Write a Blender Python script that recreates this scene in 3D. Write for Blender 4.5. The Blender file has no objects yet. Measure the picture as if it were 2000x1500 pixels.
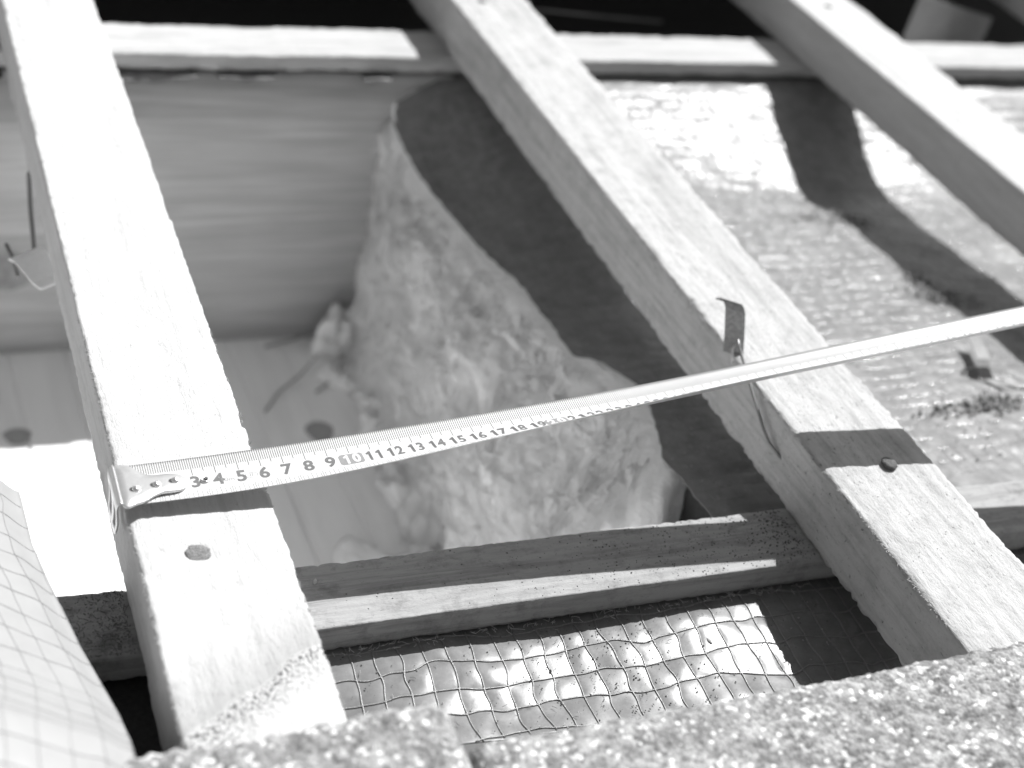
import bpy, math, random
import numpy as np
from mathutils import Vector, Matrix, noise

random.seed(7); np.random.seed(7)
S = bpy.context.scene
COL = S.collection

# ---------------------------------------------------------------- camera
CAM = Vector((-0.08536644, -0.49592412, 0.42078108))
X = Vector((0.91947, -0.07027, 0.38691)); Y = Vector((-0.35010, -0.59441, 0.72394))
F_PX = 2874.33
_vp1 = np.array([-390 - 1000, -1610 - 750, F_PX]); _vp2 = np.array([7830 - 1000, 228 - 750, F_PX])
_Y = _vp1 / np.linalg.norm(_vp1); _X = _vp2 / np.linalg.norm(_vp2); _Z = np.cross(_X, _Y)
_R = np.array([_X, _Y, _Z])                       # world = _R @ cam (x right, y down, z forward)
cd = bpy.data.cameras.new('camera'); cam = bpy.data.objects.new('camera', cd); COL.objects.link(cam)
cx, cy, cz = _R @ np.array([1, 0, 0]), _R @ np.array([0, -1, 0]), _R @ np.array([0, 0, -1])
cam.matrix_world = Matrix(((cx[0], cy[0], cz[0], CAM[0]), (cx[1], cy[1], cz[1], CAM[1]), (cx[2], cy[2], cz[2], CAM[2]), (0, 0, 0, 1)))
cd.sensor_width = 36; cd.lens = 36 * F_PX / 2000
cd.clip_start = 0.01; cd.clip_end = 500
cd.dof.use_dof = True; cd.dof.focus_distance = 0.668; cd.dof.aperture_fstop = 6.3
cd.dof.aperture_blades = 0
S.camera = cam

# ---------------------------------------------------------------- light
SUN = Vector((0.66, 0.45, 1.0)).normalized()
elev = math.asin(SUN.z); azim = math.atan2(SUN.x, SUN.y)
w = bpy.data.worlds.new('World'); S.world = w; w.use_nodes = True
nt = w.node_tree; nt.nodes.clear()
sky = nt.nodes.new('ShaderNodeTexSky'); sky.sky_type = 'NISHITA'; sky.sun_disc = False
sky.sun_elevation = elev; sky.sun_rotation = azim
bw = nt.nodes.new('ShaderNodeRGBToBW'); bg = nt.nodes.new('ShaderNodeBackground'); out = nt.nodes.new('ShaderNodeOutputWorld')
bg.inputs['Strength'].default_value = 0.092
nt.links.new(sky.outputs[0], bw.inputs[0]); nt.links.new(bw.outputs[0], bg.inputs['Color']); nt.links.new(bg.outputs[0], out.inputs['Surface'])
sl = bpy.data.lights.new('sun', 'SUN'); sl.energy = 5.0; sl.angle = math.radians(0.5); sl.color = (1, 1, 1)
so = bpy.data.objects.new('sun', sl); COL.objects.link(so)
so.rotation_euler = SUN.to_track_quat('Z', 'Y').to_euler(); so.location = (1, 1, 2)
S.view_settings.view_transform = 'Standard'; S.view_settings.look = 'None'; S.view_settings.gamma = 1
S.view_settings.exposure = 0.48
S.view_settings.use_curve_mapping = False
S.cycles.max_bounces = 10; S.cycles.diffuse_bounces = 7

# ---------------------------------------------------------------- helpers
def mesh_obj(name, verts, faces, mat, parent=None, smooth=True, origin=None):
    v = np.asarray(verts, dtype=float)
    if origin is None:
        if parent is not None: origin = (0, 0, 0)
        else:
            mn, mx = v.min(0), v.max(0); origin = ((mn[0] + mx[0]) / 2, (mn[1] + mx[1]) / 2, mn[2])
    origin = np.asarray(origin, dtype=float)
    if parent is not None:
        pw = np.array(parent_world(parent)); local = v - pw; loc = (0, 0, 0)
    else:
        local = v - origin; loc = origin
    me = bpy.data.meshes.new(name); me.from_pydata(local.tolist(), [], [list(map(int, f)) for f in faces]); me.update()
    if smooth: me.polygons.foreach_set('use_smooth', [True] * len(me.polygons))
    o = bpy.data.objects.new(name, me); COL.objects.link(o); o.location = tuple(loc)
    if mat: me.materials.append(mat)
    if parent is not None: o.parent = parent
    return o

def parent_world(o):
    p = Vector(o.location)
    while o.parent: o = o.parent; p += Vector(o.location)
    return p

def tag(o, label=None, cat=None, group=None, kind=None):
    if label: o['label'] = label
    if cat: o['category'] = cat
    if group: o['group'] = group
    if kind: o['kind'] = kind
    return o

def empty(name, loc):
    o = bpy.data.objects.new(name, None); COL.objects.link(o); o.location = loc; o.empty_display_size = .02
    return o

def fr(p, s, off=0., oct=3):
    a = 0.; amp = 1.
    q = Vector((p[0] * s + off, p[1] * s + off * 1.7, p[2] * s - off))
    for _ in range(oct):
        a += amp * noise.noise(q); q = q * 2.13; amp *= .5
    return a

def grid_faces(nr, nc, close=False, base=0):
    f = []
    for i in range(nr - 1):
        for j in range(nc - 1 if not close else nc):
            a = i * nc + j; b = i * nc + (j + 1) % nc
            f.append((base + a, base + b, base + b + nc, base + a + nc))
    return f

def tube(pts, r, seg=8, caps=True):
    pts = [Vector(p) for p in pts]; V = []; n = len(pts)
    rr = r if isinstance(r, (list, tuple)) else [r] * n
    up = Vector((0.13, 0.21, 1)).normalized()
    for i, p in enumerate(pts):
        t = (pts[min(i + 1, n - 1)] - pts[max(i - 1, 0)]).normalized()
        a = t.cross(up)
        if a.length < .05: a = t.cross(Vector((1, 0, 0)))
        a.normalize(); b = a.cross(t)
        for k in range(seg):
            th = 2 * math.pi * k / seg
            V.append(p + (a * math.cos(th) + b * math.sin(th)) * rr[i])
    F = grid_faces(n, seg, True)
    if caps:
        F.append(tuple(range(seg - 1, -1, -1))); F.append(tuple((n - 1) * seg + k for k in range(seg)))
    return V, F

class MB:
    def __init__(s): s.v = []; s.f = []
    def add(s, vf):
        b = len(s.v); s.v += [tuple(p) for p in vf[0]]; s.f += [tuple(i + b for i in f) for f in vf[1]]; return s
    def obj(s, name, mat, parent=None, smooth=True): return mesh_obj(name, s.v, s.f, mat, parent, smooth)

def sstep(a, b, x):
    t = min(1, max(0, (x - a) / (b - a))); return t * t * (3 - 2 * t)

# ---------------------------------------------------------------- materials
def new_mat(name):
    m = bpy.data.materials.new(name); m.use_nodes = True
    n = m.node_tree; b = n.nodes['Principled BSDF']; return m, n, b
def N(nt, t, **kw):
    n = nt.nodes.new(t)
    for k, v in kw.items():
        if k in n.inputs: n.inputs[k].default_value = v
        else: setattr(n, k, v)
    return n
def ramp(nt, src, stops):
    r = nt.nodes.new('ShaderNodeValToRGB'); e = r.color_ramp.elements
    while len(e) > 1: e.remove(e[-1])
    e[0].position = stops[0][0]; e[0].color = (stops[0][1],) * 3 + (1,)
    for p, c in stops[1:]:
        k = e.new(p); k.color = (c,) * 3 + (1,)
    nt.links.new(src, r.inputs[0]); return r.outputs[0]
def mix(nt, a, b, f, mode='MULTIPLY'):
    m = nt.nodes.new('ShaderNodeMix'); m.data_type = 'RGBA'; m.blend_type = mode
    if isinstance(f, (int, float)): m.inputs[0].default_value = f
    else: nt.links.new(f, m.inputs[0])
    for i, s in ((6, a), (7, b)):
        if isinstance(s, (int, float)): m.inputs[i].default_value = (s, s, s, 1)
        else: nt.links.new(s, m.inputs[i])
    return m.outputs[2]
def mathn(nt, op, a, b=None, c=None):
    m = nt.nodes.new('ShaderNodeMath'); m.operation = op
    for i, s in enumerate((a, b, c)):
        if s is None: continue
        if isinstance(s, (int, float)): m.inputs[i].default_value = s
        else: nt.links.new(s, m.inputs[i])
    return m.outputs[0]
def coords(nt, scale, rot=(0, 0, 0), loc=(0, 0, 0)):
    tc = nt.nodes.new('ShaderNodeTexCoord'); mp = nt.nodes.new('ShaderNodeMapping')
    mp.inputs['Scale'].default_value = scale; mp.inputs['Rotation'].default_value = rot; mp.inputs['Location'].default_value = loc
    nt.links.new(tc.outputs['Object'], mp.inputs[0]); return mp.outputs[0]
def tex(nt, vec, scale=1., detail=4., rough=.6, dist=0.):
    t = nt.nodes.new('ShaderNodeTexNoise'); t.inputs['Scale'].default_value = scale; t.inputs['Detail'].default_value = detail
    t.inputs['Roughness'].default_value = rough; t.inputs['Distortion'].default_value = dist
    nt.links.new(vec, t.inputs['Vector']); return t.outputs['Fac']
def bump(nt, b, h, dist, strength=1.):
    n = nt.nodes.new('ShaderNodeBump'); n.inputs['Distance'].default_value = dist; n.inputs['Strength'].default_value = strength
    nt.links.new(h, n.inputs['Height']); nt.links.new(n.outputs[0], b.inputs['Normal']); return n

def wood(name, base, axis='Y', pits=.5, grain=.12, fur=.0006, seed=0., dirt=0., streak=.0, ring=None):
    m, n, b = new_mat(name)
    st = {'Y': (1, .09, 1), 'X': (.09, 1, 1)}[axis]
    loc = (seed, seed * 1.3, seed * .7)
    g1 = tex(n, coords(n, tuple(s * 260 for s in st), loc=loc), 1, 5, .65, .4)
    g2 = tex(n, coords(n, tuple(s * 1100 for s in st), loc=loc), 1, 3, .7)
    g3 = tex(n, coords(n, tuple(s * 60 for s in st), loc=loc), 1, 4, .6, 1.2)
    p1 = tex(n, coords(n, (520, 260, 520) if axis == 'Y' else (260, 520, 520), loc=loc), 1, 4, .75)
    fib = tex(n, coords(n, (900, 330, 900) if axis == 'Y' else (330, 900, 900), rot=(0, 0, .5), loc=loc), 1, 3, .7, 1.)
    c = ramp(n, g3, [(.25, base * (1 - grain * 1.6)), (.5, base), (.75, base * (1 + grain * .4))])
    c = mix(n, c, ramp(n, g1, [(.3, 1 - grain * 1.5), (.55, 1.)]), 1.)
    c = mix(n, c, ramp(n, p1, [(.31, .2), (.36, .7), (.40, 1.)]), pits)
    c = mix(n, c, ramp(n, fib, [(.26, .5), (.38, 1.)]), pits * .6)
    if streak:
        s2 = tex(n, coords(n, tuple(s * 150 for s in ((1, .03, 1) if axis == 'Y' else (.03, 1, 1))), loc=(3, 1, 2)), 1, 5, .7, .6)
        c = mix(n, c, ramp(n, s2, [(.38, .45), (.46, 1.)]), streak)
    if dirt:
        d = tex(n, coords(n, (70, 70, 70), loc=(seed + 4, 2, 1)), 1, 6, .75)
        c = mix(n, c, ramp(n, d, [(.5, 1.), (.66, .35)]), dirt)
    h = mathn(n, 'ADD', mathn(n, 'MULTIPLY', g2, .5), mathn(n, 'ADD', mathn(n, 'MULTIPLY', g1, .6), mathn(n, 'MULTIPLY', p1, 1.)))
    h = mathn(n, 'ADD', h, mathn(n, 'MULTIPLY', fib, .8))
    if ring == 'A':      # smooth band of curly grain, then a pitted end-grain patch, running slantwise over the batten
        tc = n.nodes.new('ShaderNodeTexCoord'); sp = n.nodes.new('ShaderNodeSeparateXYZ'); n.links.new(tc.outputs['Object'], sp.inputs[0])
        wob = mathn(n, 'MULTIPLY', mathn(n, 'SUBTRACT', tex(n, coords(n, (45, 45, 45)), 1, 3, .5), .5), .018)
        f = mathn(n, 'ADD', mathn(n, 'ADD', sp.outputs[1], mathn(n, 'MULTIPLY', sp.outputs[0], -.62)), wob)   # world-slanted coordinate
        pit = mathn(n, 'MULTIPLY', ramp(n, mathn(n, 'MULTIPLY_ADD', f, 10., 3.875), [(0.02, .0), (.02, .0)]), 1.)
        k = mathn(n, 'MULTIPLY_ADD', f, 10., 0.5 + 10 * (-A_F0))
        pitm = ramp(n, k, [(.30, 0.), (.40, .6), (.485, 1.), (.51, 0.)])
        smo = ramp(n, k, [(.495, 0.), (.52, 1.), (.62, .7), (.85, .0)])
        pt = tex(n, coords(n, (620, 480, 600)), 1, 3, .7)
        c = mix(n, c, mix(n, 1., ramp(n, pt, [(.40, .12), (.53, 1.)]), pitm), 1.)
        c = mix(n, c, mix(n, 1., .70, smo), 1.)
        h = mathn(n, 'ADD', h, mathn(n, 'MULTIPLY', mathn(n, 'MULTIPLY', pt, 3.), pitm))
    n.links.new(c, b.inputs['Base Color']); b.inputs['Roughness'].default_value = .85
    b.inputs['Specular IOR Level'].default_value = .25
    bump(n, b, h, fur)
    return m

A_F0 = 0.   # set below
def plain(name, base, rough=.6, metal=0., spec=.5, nscale=200, namp=.1, bmp=.0002):
    m, n, b = new_mat(name)
    t = tex(n, coords(n, (nscale,) * 3), 1, 5, .65)
    n.links.new(ramp(n, t, [(.3, base * (1 - namp)), (.7, min(1, base * (1 + namp)))]), b.inputs['Base Color'])
    b.inputs['Roughness'].default_value = rough; b.inputs['Metallic'].default_value = metal
    b.inputs['Specular IOR Level'].default_value = spec
    if bmp: bump(n, b, t, bmp)
    return m

# local y of the slanted figure: batten origin is at its centre, world (0.03, 0.2, -0.04)
A_F0 = (-.1335 - .2)
M_woodA = wood('pine_bleached', .58, 'Y', pits=.35, grain=.08, fur=.0005, seed=1., ring='A', streak=.18)
M_woodB = wood('pine_rough_sawn', .52, 'Y', pits=.75, grain=.14, fur=.0007, seed=5., streak=.22, dirt=.25)
M_woodC = wood('pine_rough_sawn_far', .55, 'Y', pits=.5, grain=.10, fur=.0007, seed=9.)
M_woodD = wood('pine_planed', .50, 'X', pits=.25, grain=.12, fur=.0004, seed=2., streak=.25)
M_woodE = wood('pine_weathered', .36, 'X', pits=.30, grain=.16, fur=.00025, seed=3., dirt=.45, streak=.35)
M_dirt = plain('dry_crumbs', .10, .95, nscale=900, namp=.6)
M_lint = plain('wood_shavings', .45, .9, nscale=900, namp=.3)
M_steel = plain('galvanised_steel', .62, .32, .9, nscale=700, namp=.12, bmp=.00005)
M_polish = plain('bright_steel', .78, .30, .85, nscale=500, namp=.05, bmp=.00006)
M_zinc = plain('pale_zinc', .92, .6, .0, nscale=500, namp=.05, bmp=.00006)
M_clip = plain('dull_steel', .33, .42, .8, nscale=500, namp=.25, bmp=.00008)
M_wire = plain('dark_wire', .25, .4, .7)
M_nail = plain('rusty_nail', .10, .8, .3, nscale=1500, namp=.6, bmp=.0004)
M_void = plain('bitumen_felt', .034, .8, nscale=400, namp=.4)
M_blade = plain('white_lacquer', .62, .38, nscale=60, namp=.015, bmp=0)
M_ink = plain('dark_ink', .13, .5, nscale=1800, namp=.35, bmp=0)
M_tick = plain('tick_ink', .08, .5, nscale=1500, namp=.2, bmp=0)
M_inkpale = plain('pale_ink', .24, .5, nscale=1500, namp=.12, bmp=0)

def rafter_mat():
    m, n, b = new_mat('spruce_board')
    v = coords(n, (1.2, 30, 30)); g = tex(n, v, 1, 5, .6, .5)
    g2 = tex(n, coords(n, (12, 260, 260)), 1, 4, .6, .5)
    g3 = tex(n, coords(n, (5, 9, 9), loc=(3, 3, 3)), 1, 3, .5)
    c = ramp(n, g, [(.3, .42), (.42, .53), (.5, .45), (.58, .57), (.7, .48)])
    c = mix(n, c, ramp(n, g2, [(.35, .86), (.6, 1.)]), 1.)
    c = mix(n, c, ramp(n, g3, [(.35, .85), (.65, 1.1)]), 1.)
    # knot with rings
    tc = n.nodes.new('ShaderNodeTexCoord')
    vo = n.nodes.new('ShaderNodeTexVoronoi'); vo.inputs['Scale'].default_value = 1
    n.links.new(coords(n, (3.2, 7, 7), loc=(.35, 0, .2)), vo.inputs['Vector'])
    c = mix(n, c, ramp(n, vo.outputs['Distance'], [(.0, .45), (.07, .62), (.10, 1.)]), 1.)
    n.links.new(c, b.inputs['Base Color']); b.inputs['Roughness'].default_value = .75; b.inputs['Specular IOR Level'].default_value = .3
    bump(n, b, g2, .0004); return m
M_rafter = rafter_mat()

def board_mat():
    m, n, b = new_mat('ceiling_board')
    g = tex(n, coords(n, (60, 5, 60)), 1, 4, .6, .8); g2 = tex(n, coords(n, (12, 4, 12)), 1, 3, .5)
    c = ramp(n, g, [(.3, .84), (.5, .90), (.7, .93)])
    c = mix(n, c, ramp(n, g2, [(.35, .92), (.65, 1.02)]), 1.)
    n.links.new(c, b.inputs['Base Color']); b.inputs['Roughness'].default_value = .7; b.inputs['Specular IOR Level'].default_value = .3
    bump(n, b, g, .0003); return m
M_board = board_mat()
M_knot = plain('dark_knot', .36, .7, nscale=300, namp=.2)

def wool_mat():
    m, n, b = new_mat('mineral_wool')
    g = tex(n, coords(n, (55, 55, 150), rot=(0, .5, .3)), 1, 6, .7, 1.2); g2 = tex(n, coords(n, (420, 420, 420)), 1, 4, .7)
    dk = tex(n, coords(n, (75, 75, 75), loc=(5, 1, 2)), 1, 5, .8)
    big = tex(n, coords(n, (9, 9, 9), loc=(1.3, .4, 2)), 1, 3, .5)
    c = ramp(n, g, [(.3, .93), (.5, .96), (.7, .97)])
    c = mix(n, c, ramp(n, dk, [(.24, .45), (.33, 1.)]), .8)
    c = mix(n, c, ramp(n, big, [(.4, .90), (.6, 1.)]), .8)
    n.links.new(c, b.inputs['Base Color']); b.inputs['Roughness'].default_value = 1; b.inputs['Specular IOR Level'].default_value = .05
    b.inputs['Sheen Weight'].default_value = .3
    bump(n, b, mathn(n, 'ADD', g, mathn(n, 'MULTIPLY', g2, .3)), .0025); return m
M_wool = wool_mat()

def foil_mat(name, base, rough, spec=.6, metal=.35, grain=.35, trans=0., bd=.0006, vary=.22):
    m, n, b = new_mat(name)
    g = tex(n, coords(n, (1500,) * 3), 1, 3, .8); g2 = tex(n, coords(n, (90,) * 3), 1, 5, .7)
    c = ramp(n, g2, [(.3, base * (1 - vary)), (.7, base * (1 + vary * .6))])
    c = mix(n, c, ramp(n, g, [(.28, .35), (.40, 1.), (.66, 1.), (.75, 1.8)]), grain)
    n.links.new(c, b.inputs['Base Color']); n.links.new(ramp(n, g2, [(.3, rough * .8), (.7, rough * 1.25)]), b.inputs['Roughness'])
    b.inputs['Metallic'].default_value = metal; b.inputs['Specular IOR Level'].default_value = spec
    if trans: b.inputs['Transmission Weight'].default_value = trans
    bump(n, b, g2, bd, .6); return m
M_foil = foil_mat('reinforced_foil', .235, .34, .24, .0, .85, bd=.0007, vary=.3)
M_foil_f = foil_mat('reinforced_foil_front', .19, .24, .20, .0, .4, bd=.0001)
M_film = foil_mat('pale_reinforced_film', .33, .45, .25, .0, .06, bd=.0001, vary=.04)
M_strand = plain('reinforcing_thread', .21, .30, .15, nscale=900, namp=.2)
M_strand_g = plain('glossy_thread', .32, .24, .45, nscale=900, namp=.2, bmp=0)
M_strand_p = plain('pale_thread', .25, .5, nscale=900, namp=.1)

def tile_mat():
    m, n, b = new_mat('granular_concrete')
    vo = n.nodes.new('ShaderNodeTexVoronoi'); vo.feature = 'F1'; vo.inputs['Scale'].default_value = 1; vo.inputs['Randomness'].default_value = 1
    n.links.new(coords(n, (500,) * 3), vo.inputs['Vector'])
    sep = n.nodes.new('ShaderNodeSeparateColor'); n.links.new(vo.outputs['Color'], sep.inputs[0])
    c = ramp(n, sep.outputs[0], [(.0, .19), (.35, .31), (.7, .40), (.92, .50), (.97, .85)])
    g = tex(n, coords(n, (90,) * 3), 1, 5, .7); g3 = tex(n, coords(n, (900,) * 3), 1, 4, .7)
    c = mix(n, c, ramp(n, g, [(.35, .55), (.5, .92), (.62, 1.15)]), 1.)
    v2 = n.nodes.new('ShaderNodeTexVoronoi'); v2.inputs['Scale'].default_value = 1; n.links.new(coords(n, (170,) * 3), v2.inputs['Vector'])
    c = mix(n, c, .95, ramp(n, v2.outputs['Distance'], [(.14, .9), (.20, 0.)]), 'MIX')
    c = mix(n, c, ramp(n, g3, [(.3, .6), (.6, 1.)]), .8)
    n.links.new(c, b.inputs['Base Color']); b.inputs['Roughness'].default_value = .9; b.inputs['Specular IOR Level'].default_value = .3
    h = mathn(n, 'ADD', mathn(n, 'MULTIPLY', mathn(n, 'SUBTRACT', 1., vo.outputs['Distance']), .8), mathn(n, 'MULTIPLY', g3, .5))
    h = mathn(n, 'ADD', h, mathn(n, 'MULTIPLY', g, 1.6))
    bump(n, b, h, .0009); return m
M_tile = tile_mat()

# ---------------------------------------------------------------- structure: ground, ceiling boards
gs = 300
tag(mesh_obj('ground', [(-gs, -gs, -3.2), (gs, -gs, -3.2), (gs, gs, -3.2), (-gs, gs, -3.2)], [(0, 1, 2, 3)], plain('earth', .18, .95, nscale=2), smooth=False), kind='structure')
# tongue and groove ceiling boards below the rafters: one sheet with V grooves
ZF = -.300; PW = .0435
V = []; xs = []
k0 = -30
for k in range(k0, 45):
    xg = .0008 + k * PW
    xs += [(xg - .0016, 0), (xg - .0004, -.0022), (xg + .0004, -.0022), (xg + .0016, 0)]
for yy in (-.95, 1.6):
    for xg, dz in xs: V.append((xg + (yy - .5) * -.03, yy, ZF + dz))
ceil_o = mesh_obj('ceiling_boards', V, grid_faces(2, len(xs)), M_board, smooth=False)
tag(ceil_o, kind='structure')
for (kx_, ky_, ra, rb) in ((.222, .375, .011, .014), (-.003, .400, .010, .010), (.10, .45, .005, .006), (.20, .20, .006, .008)):
    vv = [(kx_, ky_, ZF + .0006)] + [(kx_ + ra * (1 + .12 * math.sin(3 * t)) * math.cos(t), ky_ + rb * math.sin(t), ZF + .0004) for t in np.linspace(0, 2 * math.pi, 24, endpoint=False)]
    mesh_obj('knot', vv, [(0, i + 1, (i + 1) % 24 + 1) for i in range(24)], M_knot, parent=ceil_o)

# ---------------------------------------------------------------- rough-sawn bars
def bar(name, mat, axis, a0, a1, c0, c1, z0, z1, lab, cat, group=None, step=.0016, fine=(None, None), rough=.0004, chip=.0012, seed=0, bend=None, dent=None, nw=22, nt=14, wear=1.):
    """axis 'Y': length a0..a1 along Y, width c0..c1 along X. axis 'X': length along X, width along Y."""
    a = []; t = a0
    f0, f1 = (fine if fine[0] is not None else (a0, a1))
    while t < a1:
        a.append(t); t += step if f0 <= t < f1 else .02
    a.append(a1)
    prof = []
    for i in range(nw): prof.append((i / nw, 1.))            # top, low side -> high side
    for i in range(nt): prof.append((1., 1 - i / nt))
    for i in range(nw): prof.append((1 - i / nw, 0.))
    for i in range(nt): prof.append((0., i / nt))
    W, T = c1 - c0, z1 - z0; V = []
    for s in a:
        bx_, bz_ = bend(s) if bend else (0, 0)
        for (u, v) in prof:
            # tighten sampling near the arrises
            uu = .5 - .5 * math.cos(math.pi * u) if 0 < u < 1 else u
            uu = .45 * uu + .55 * u
            c = c0 + W * uu; z = z0 + T * v
            p = (s, c, z)
            du = min(u, 1 - u) * W; dv = min(v, 1 - v) * T
            e = max(0, 1 - (du + dv) / .0045)
            ns = fr((s * .35, c, z), 260, seed, 3)
            cc = fr((s, c * .3, z * .3), 240, seed + 7, 2); c2 = fr((s, c * .2, z * .2), 30, seed + 3, 3)
            ch = chip * e * (max(0, cc) * .8 + max(0, c2 - .15) * 1.1 + .15) * wear
            ox = (1 if u < .5 else -1) * ch * .8 if du < .004 else 0
            oz = (1 if v < .5 else -1) * ch * .8 if dv < .004 else 0
            if v == 1. : oz += rough * ns
            elif v == 0.: oz -= rough * ns
            if u == 0.: ox -= rough * ns * 1.2 + rough * .5 * cc
            elif u == 1.: ox += rough * ns * 1.2 + rough * .5 * cc
            if dent and v == 1.: oz += dent(s, c)
            q = (c + ox + bx_, s, z + oz + bz_) if axis == 'Y' else (s, c + ox + bx_, z + oz + bz_)
            V.append(q)
    npf = len(prof); F = grid_faces(len(a), npf, True)
    if axis == 'Y': F = [tuple(reversed(f)) for f in F]
    e0 = tuple(range(npf)); e1 = tuple((len(a) - 1) * npf + k for k in range(npf))
    F += [e0, tuple(reversed(e1))] if axis == 'Y' else [tuple(reversed(e0)), e1]
    mid = ((c0 + c1) / 2, .2, z0) if axis == 'Y' else ((a0 + a1) / 2, (c0 + c1) / 2, z0)
    o = mesh_obj(name, V, F, mat, origin=mid)
    tag(o, lab, cat, group)
    return o

GB = 'sawn roof battens laid side by side'
def dentA(s, c):
    d = math.hypot((c - .0245) / .0062, (s + .0572) / .0058)
    e = -.0012 * (1 - sstep(.7, 1.05, d + .25 * fr((s, c, 0), 400, 2)))
    if d < 1.1: e += .0007 * fr((s * .8, c * .8, 0), 900, 5, 2)
    # low spot of the worn slanted band
    f = s - .62 * c + .1335 + .002 * fr((s, c, 0), 60, 8)
    e -= .0007 * sstep(-.012, 0, f) * (1 - sstep(.0, .045, f))
    e += -.0006 * (1 - sstep(0, .001, abs(s - .287 - .02 * c)))
    return e
bar('roof_batten', M_woodA, 'Y', -.75, 1.25, .0, .061, -.040, 0, 'bright pale batten with the metal end of the tape hooked over its edge', 'batten', GB,
    fine=(-.18, .60), chip=.0016, seed=1, dent=dentA, rough=.00045)
bar('roof_batten', M_woodB, 'Y', -.75, 1.25, .334, .3985, -.040, 0, 'speckled middle batten with a wire clip on its edge and a raised nail head', 'batten', GB,
    fine=(-.18, .62), chip=.0022, seed=21, rough=.0005)
bar('roof_batten', M_woodC, 'Y', -.75, 1.25, .6595, .7235, -.040, 0, 'pale smooth batten on the right crossing the top right corner, beyond the wire clip', 'batten', GB,
    step=.003, fine=(.1, .62), chip=.0016, seed=41, bend=lambda s: (.006 * math.sin((s - .1) * 5) * 0, 0))
bar('roof_batten', M_woodC, 'Y', -.75, 1.25, .9840, 1.046, -.040, 0, 'batten partly seen at the far right edge under the upper tiles', 'batten', GB, step=.02, seed=61)
bar('roof_batten', M_woodC, 'Y', -.75, 1.25, -.3260, -.264, -.040, 0, 'batten further left of the hooked one, past the lifted film', 'batten', GB, step=.02, seed=81)

GC = 'flat counter battens crossing under the sawn battens'
bar('counter_batten', M_woodD, 'X', -.9, 1.6, .504, .5555, -.0525, -.0405, 'far flat cross batten in bright sun along the top of the opening', 'counter batten', GC,
    step=.0025, fine=(-.1, 1.0), chip=.0016, seed=91, bend=lambda s: (.0014 * fr((s, 0, 0), 9, 3) * 1.0, 0), nt=6)
bar('counter_batten', M_woodE, 'X', -.9, 1.6, -.0712, -.0318, -.0545, -.0405, 'near weathered cross batten with crumbs and a long tape shadow on it', 'counter batten', GC,
    step=.0016, fine=(-.1, .75), chip=.0010, seed=95, rough=.0002, nt=8)

GR = 'deep rafters either side of the opening'
bar('rafter', M_rafter, 'X', -.9, 1.6, .506, .560, -.2995, -.0575, 'deep grained board closing the back of the opening, seen face on', 'rafter', GR, step=.02, fine=(0, 0), chip=0, seed=3, rough=.0001, nt=4, nw=4)
bar('rafter', M_board, 'X', -.9, 1.6, -.0705, -.030, -.2995, -.0590, 'plain rafter hidden under the near cross batten', 'rafter', GR, step=.02, fine=(0, 0), chip=0, seed=4, rough=.0001, nt=4, nw=4)

for o_ in list(COL.objects):
    if o_.name == 'rafter':
        vv = [(.0, .5048, -.222)] + [(.0 + .0205 * math.cos(t), .5052, -.222 + .0180 * math.sin(t)) for t in np.linspace(0, 2 * math.pi, 32, endpoint=False)]
        mesh_obj('knot', vv, [(0, (i + 1) % 32 + 1, i + 1) for i in range(32)], plain('spruce_knot', .30, .7, nscale=160, namp=.25), parent=o_)
# ---------------------------------------------------------------- underlay between the rafters (cut away along its left edge)
ty = [-.09, -.03, 0, .05, .10, .158, .183, .218, .253, .30, .335, .36, .385, .42, .45, .476, .500, .512]
zE = [-.057, -.0575, -.061, -.066, -.071, -.077, -.081, -.084, -.085, -.087, -.090, -.092, -.094, -.094, -.090, -.080, -.062, -.056]
zL = [-.057, -.0575, -.061, -.066, -.071, -.076, -.0785, -.082, -.0800, -.076, -.074, -.0735, -.073, -.070, -.065, -.060, -.0555, -.0545]
zM = [-.057, -.0575, -.061, -.065, -.068, -.0725, -.076, -.079, -.0815, -.0835, -.0835, -.0965, -.091, -.0805, -.071, -.062, -.0555, -.0545]
zR = [-.057, -.0575, -.063, -.070, -.078, -.084, -.086, -.088, -.0915, -.0945, -.0975, -.0985, -.0965, -.087, -.078, -.066, -.0555, -.0545]
_gy = np.linspace(-.09, .512, 302); _k = np.ones(19) / 19
def _sm(t):
    v = np.interp(_gy, ty, t); p = np.concatenate([[v[0]] * 18, v, [v[-1]] * 18]); p = np.convolve(np.convolve(p, _k, 'valid'), _k, 'valid'); return p
zE, zL, zM, zR = _sm(zE), _sm(zL), _sm(zM), _sm(zR)
def sag(x, y):
    a, b, c = (np.interp(y, _gy, t) for t in (zL, zM, zR))
    if x < .362:
        k = min(1, max(0, (x - .300) / .062)); k = k * k * (3 - 2 * k); e_ = np.interp(y, _gy, zE); z = e_ + (a - e_) * k
    elif x < .37: z = a
    elif x < .60: k = (x - .37) / .23; k = k * k * (3 - 2 * k); z = a + (b - a) * k
    elif x < .69: k = (x - .60) / .09; z = b + (c - b) * k
    else: z = c
    return float(z)
def thread_warp(x, y, s, amp=.25, an=1.3):
    u = x / s + amp * fr((x, y, 0), 28, 11, 2) + amp * .6 * fr((x, y, 0), 90, 31, 1)
    v = y / (s * an) + amp * fr((x, y, 0), 28, 51, 2) + amp * .6 * fr((x, y, 0), 90, 71, 1)
    return u, v
def pillow(u, v):
    a = abs(math.sin(math.pi * u)); b = abs(math.sin(math.pi * v))
    return (a * b) ** .5
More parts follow.
